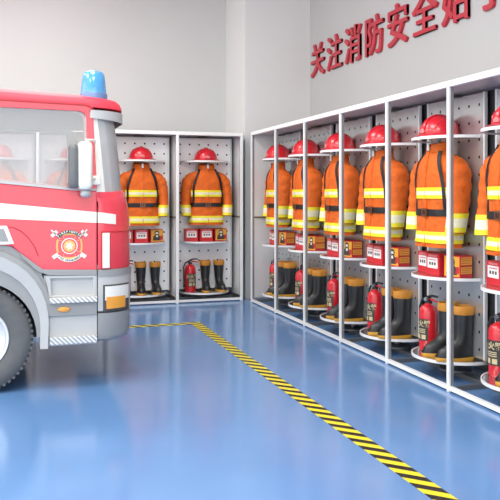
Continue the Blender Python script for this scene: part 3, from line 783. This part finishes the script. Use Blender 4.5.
# mirrors
def rbox_rings(x0, x1, y0, y1, z0, z1, r):
    out = []
    for z, ins in ((z0, r), (z0 + r * .3, r * .35), (z0 + r, 0), (z1 - r, 0), (z1 - r * .3, r * .35), (z1, r)):
        o = []
        X0, X1, Y0, Y1 = x0 + ins * .5, x1 - ins * .5, y0 + ins * .5, y1 - ins * .5; q = min(.03, (X1 - X0) / 2.2, (Y1 - Y0) / 2.2)
        for cx, cy, a0 in ((X1 - q, Y1 - q, 0), (X0 + q, Y1 - q, 90), (X0 + q, Y0 + q, 180), (X1 - q, Y0 + q, 270)):
            for k in range(6): o.append((cx + q * cos(R(a0 + 18 * k)), cy + q * sin(R(a0 + 18 * k)), z))
        out.append(o)
    return out
def mirror_set(sgn):
    yc = TY - .09 if sgn < 0 else TF + .09
    b = MB(); b.loft(rbox_rings(.395, .485, yc - .07, yc + .07, 1.300, 1.605, .03)); hs = b.build('mirror_housing', M['truck_white'], root, smooth=50)
    b = MB(); b.loft(rbox_rings(.334, .402, yc - .060, yc + .060, 1.308, 1.588, .03)); b.build('mirror_back', M['mirror_dark'], hs, smooth=50)
    b = MB(); b.box(.331, yc - .042, 1.34, .3338, yc + .042, 1.565); b.build('mirror_glass', M['mirror'], hs)
    b = MB(); ys = TY if sgn < 0 else TF
    b.tube([(.45, yc, 1.59), (.45, yc, 1.618), (.495, (yc + ys) / 2, 1.622), (.512, ys - sgn * .01, 1.618)], .010, None, 8); b.build('mirror_arm', M['truck_white'], hs, smooth=40)
    b = MB(); b.tube([(.46, yc, 1.38), (.50, (yc + ys) / 2, 1.372), (.525, ys - sgn * .01, 1.37)], .010, None, 8)
    b.build('mirror_arm', M['truck_white'], hs, smooth=40)
    yq = yc + .03 * -sgn
    b = MB(); b.box(.488, min(ys - sgn * .005, ys + sgn * .03), 1.332, .548, max(ys - sgn * .005, ys + sgn * .03), 1.392); b.build('mirror_bracket', M['truck_white'], hs, bevel=.005)
    b = MB(); b.loft([[(.445 + .036 * r_ * cos(2 * PI * k / 20), yc + .04 * r_ * sin(2 * PI * k / 20), z) for k in range(20)] for r_, z in ((.4, 1.250), (.85, 1.258), (1, 1.272), (.9, 1.288), (.5, 1.302))]); b.build('kerb_mirror', M['truck_grey'], hs, smooth=50)
mirror_set(-1)
# front face: grille and wipers
gr = empty('grille'); gr.parent = root
b = MB(); b.box(.765, TY + .30, .80, .781, TF - .30, 1.10); g0 = b.build('grille_backing', M['truck_dark'], gr)
for k in range(5):
    b = MB(); b.box(.776, TY + .31, .815 + k * .056, .792, TF - .31, .840 + k * .056); b.build('grille_bar', M['chrome'], gr, bevel=.003)
# chassis and crew body behind the cab
b = MB(); b.box(-3.5, TY + .45, .40, .45, TF - .45, .62); b.build('chassis', M['truck_dark'], root)
b = MB(); b.box(-3.6, TY + .03, .62, -.86, TF - .03, 2.02); bd = b.build('rear_body', M['truck_red'], root, bevel=.02)
for sgn in (-1, 1):
    for xa, xb in ((-1.75, -.98), (-2.62, -1.85), (-3.48, -2.72)):
        b = MB(); ys = TY + .03 if sgn < 0 else TF - .03
        for k in range(12):
            z = 1.02 + k * .072; ya, yb = sorted((ys + sgn * .001, ys + sgn * .010)); b.box(xa, ya, z, xb, yb, z + .066)
        sh = b.build('roller_shutter', M['sheet'], bd)
        b = MB(); ya, yb = sorted((ys + sgn * .011, ys + sgn * .026)); b.box((xa + xb) / 2 - .1, ya, 1.04, (xa + xb) / 2 + .1, yb, 1.065); b.build('shutter_handle', M['black'], sh)
    b = MB(); ys = TY + .03 if sgn < 0 else TF - .03; ya, yb = sorted((ys, ys + sgn * .004)); b.box(-3.58, ya, .88, -.88, yb, .96); b.build('body_stripe', M['truck_white'], bd)
b = MB(); b.box(-3.62, TY + .10, .44, -3.50, TF - .10, .60); b.build('rear_bumper', M['truck_mid'], root, bevel=.01)

# fire emblem on the near door
EX, EZ, ER = .350, .934, .100
def disc(b, r, y0, y1, m, n=32, r0=None):
    if r0 is None: b.prism([(EX + r * cos(2 * PI * k / n), EZ + r * sin(2 * PI * k / n)) for k in range(n)], y0, y1, m)
    else: b.ring_frame([(EX + r * cos(2 * PI * k / n), EZ + r * sin(2 * PI * k / n)) for k in range(n)], [(EX + r0 * cos(2 * PI * k / n), EZ + r0 * sin(2 * PI * k / n)) for k in range(n)], y0, y1, m)
em = empty('emblem'); em.parent = root
b = MB()
yy = TY - .0005
def cross(s, y0, y1, m):
    p = []
    for q in range(4):
        a = q * PI / 2
        for (rr, da) in ((.42, -45), (1.0, -30), (.95, -15), (.93, 0), (.95, 15), (1.0, 30)):
            t = a + R(da); p.append((EX + rr * s * cos(t), EZ + rr * s * sin(t)))
    b.prism(p, y0, y1, m)
cross(.090, yy - .002, yy, M['gold']); cross(.078, yy - .003, yy - .0021, M['truck_red'])
disc(b, .052, yy - .004, yy - .0031, M['truck_white']); disc(b, .046, yy - .005, yy - .0041, M['truck_red']); disc(b, .037, yy - .006, yy - .0051, M['gold'], r0=.0005)
b.build('maltese_cross', None, em)
b = MB(); p = []
for k in range(30):
    t = 2 * PI * k / 30; rr = .024 * (1 if k % 5 in (0, 1, 2) else .55); p.append((EX + rr * cos(t), EZ + rr * sin(t)))
b.prism(p, yy - .007, yy - .006, M['truck_white']); b.build('rosette', None, em)
for sx in (-1, 1):
    b = MB(); 
    def seg(x0, z0, x1, z1, w):
        d = Vector((x1 - x0, z1 - z0)).normalized(); nx, nz = -d.y * w, d.x * w
        b.prism([(EX + sx * (x0 + nx), EZ + z0 + nz), (EX + sx * (x1 + nx), EZ + z1 + nz), (EX + sx * (x1 - nx), EZ + z1 - nz), (EX + sx * (x0 - nx), EZ + z0 - nz)], yy - .003, yy, M['truck_white'])
    seg(.060, .050, .114, .106, .004); seg(.078, .098, .112, .064, .010); b.build('axe', None, em)
    b = MB(); seg(.072, -.052, .104, -.074, .012); b.build('ribbon_tail', None, em)
def ribbon(a0, a1, r0, r1, m, txt, tm, size, flip, name):
    b = MB(); n = 20
    b.ring = None
    pin = [(EX + r0 * cos(R(a0 + (a1 - a0) * k / n)), EZ + r0 * sin(R(a0 + (a1 - a0) * k / n))) for k in range(n + 1)]
    pout = [(EX + r1 * cos(R(a0 + (a1 - a0) * k / n)), EZ + r1 * sin(R(a0 + (a1 - a0) * k / n))) for k in range(n + 1)]
    b.loft([[(p_[0], yy - .007, p_[1]), (p_[0], yy, p_[1]), (q[0], yy, q[1]), (q[0], yy - .007, q[1])] for p_, q in zip(pin, pout)], m)
    o = b.build(name, None, em)
    b = MB(); rc = (r0 + r1) / 2; N = len(txt)
    for i, chx in enumerate(txt):
        if chx == ' ': continue
        u = (i + .5) / N
        if not flip: a = R(a1 - (a1 - a0) * u); rot = a - PI / 2
        else: a = R(a0 + (a1 - a0) * u); rot = a + PI / 2
        v, f = text_geo(chx, size, 0, .0006)
        b.add([(EX + rc * cos(a) + x * cos(rot) - y * sin(rot), yy - .0078, EZ + rc * sin(a) + x * sin(rot) + y * cos(rot)) for x, y, z in v], f, tm)
    b.build('lettering', None, o)
ribbon(38, 142,   .084, .104, M['label_dark'], 'FIREFIGHTER', M['truck_white'], .020, False, 'top_ribbon')
ribbon(222, 318,   .084, .104, M['truck_white'], 'FIRE DEPARTMENT', M['label_dark'], .016, True, 'bottom_ribbon')

# ------------------------------------------------------------------ lights
def area(name, loc, sx, sy, power, rot=(0, 0, 0), col=(1, 1, 1)):
    l = bpy.data.lights.new(name, 'AREA'); l.shape = 'RECTANGLE'; l.size = sx; l.size_y = sy; l.energy = power; l.color = col
    o = bpy.data.objects.new(name, l); C.objects.link(o); o.location = loc; o.rotation_euler = rot
    return o
for x in (-2.6, .2):
    for y in (1.2, 4.0, 6.8):
        area('ceiling_lamp', (x, y, H - .05), 1.2, 1.6, 74, col=(1, .99, .93))
w = bpy.data.worlds.new('world'); bpy.context.scene.world = w; w.use_nodes = True
bg = w.node_tree.nodes['Background']; bg.inputs[0].default_value = (1, 1, .965, 1); bg.inputs[1].default_value = 2.3

# ------------------------------------------------------------------ camera
cam = bpy.data.cameras.new('camera'); co = bpy.data.objects.new('camera', cam); C.objects.link(co)
co.location = (0, 0, 1.272); co.rotation_euler = (PI / 2, 0, R(-18))
cam.sensor_width = 36; cam.lens = 730 / 500 * 36; cam.shift_y = -.112
sc = bpy.context.scene
sc.camera = co
sc.view_settings.view_transform = 'Standard'; sc.view_settings.look = 'None'
sc.view_settings.gamma = 1; sc.view_settings.use_curve_mapping = False
sc.view_settings.exposure = 0.17
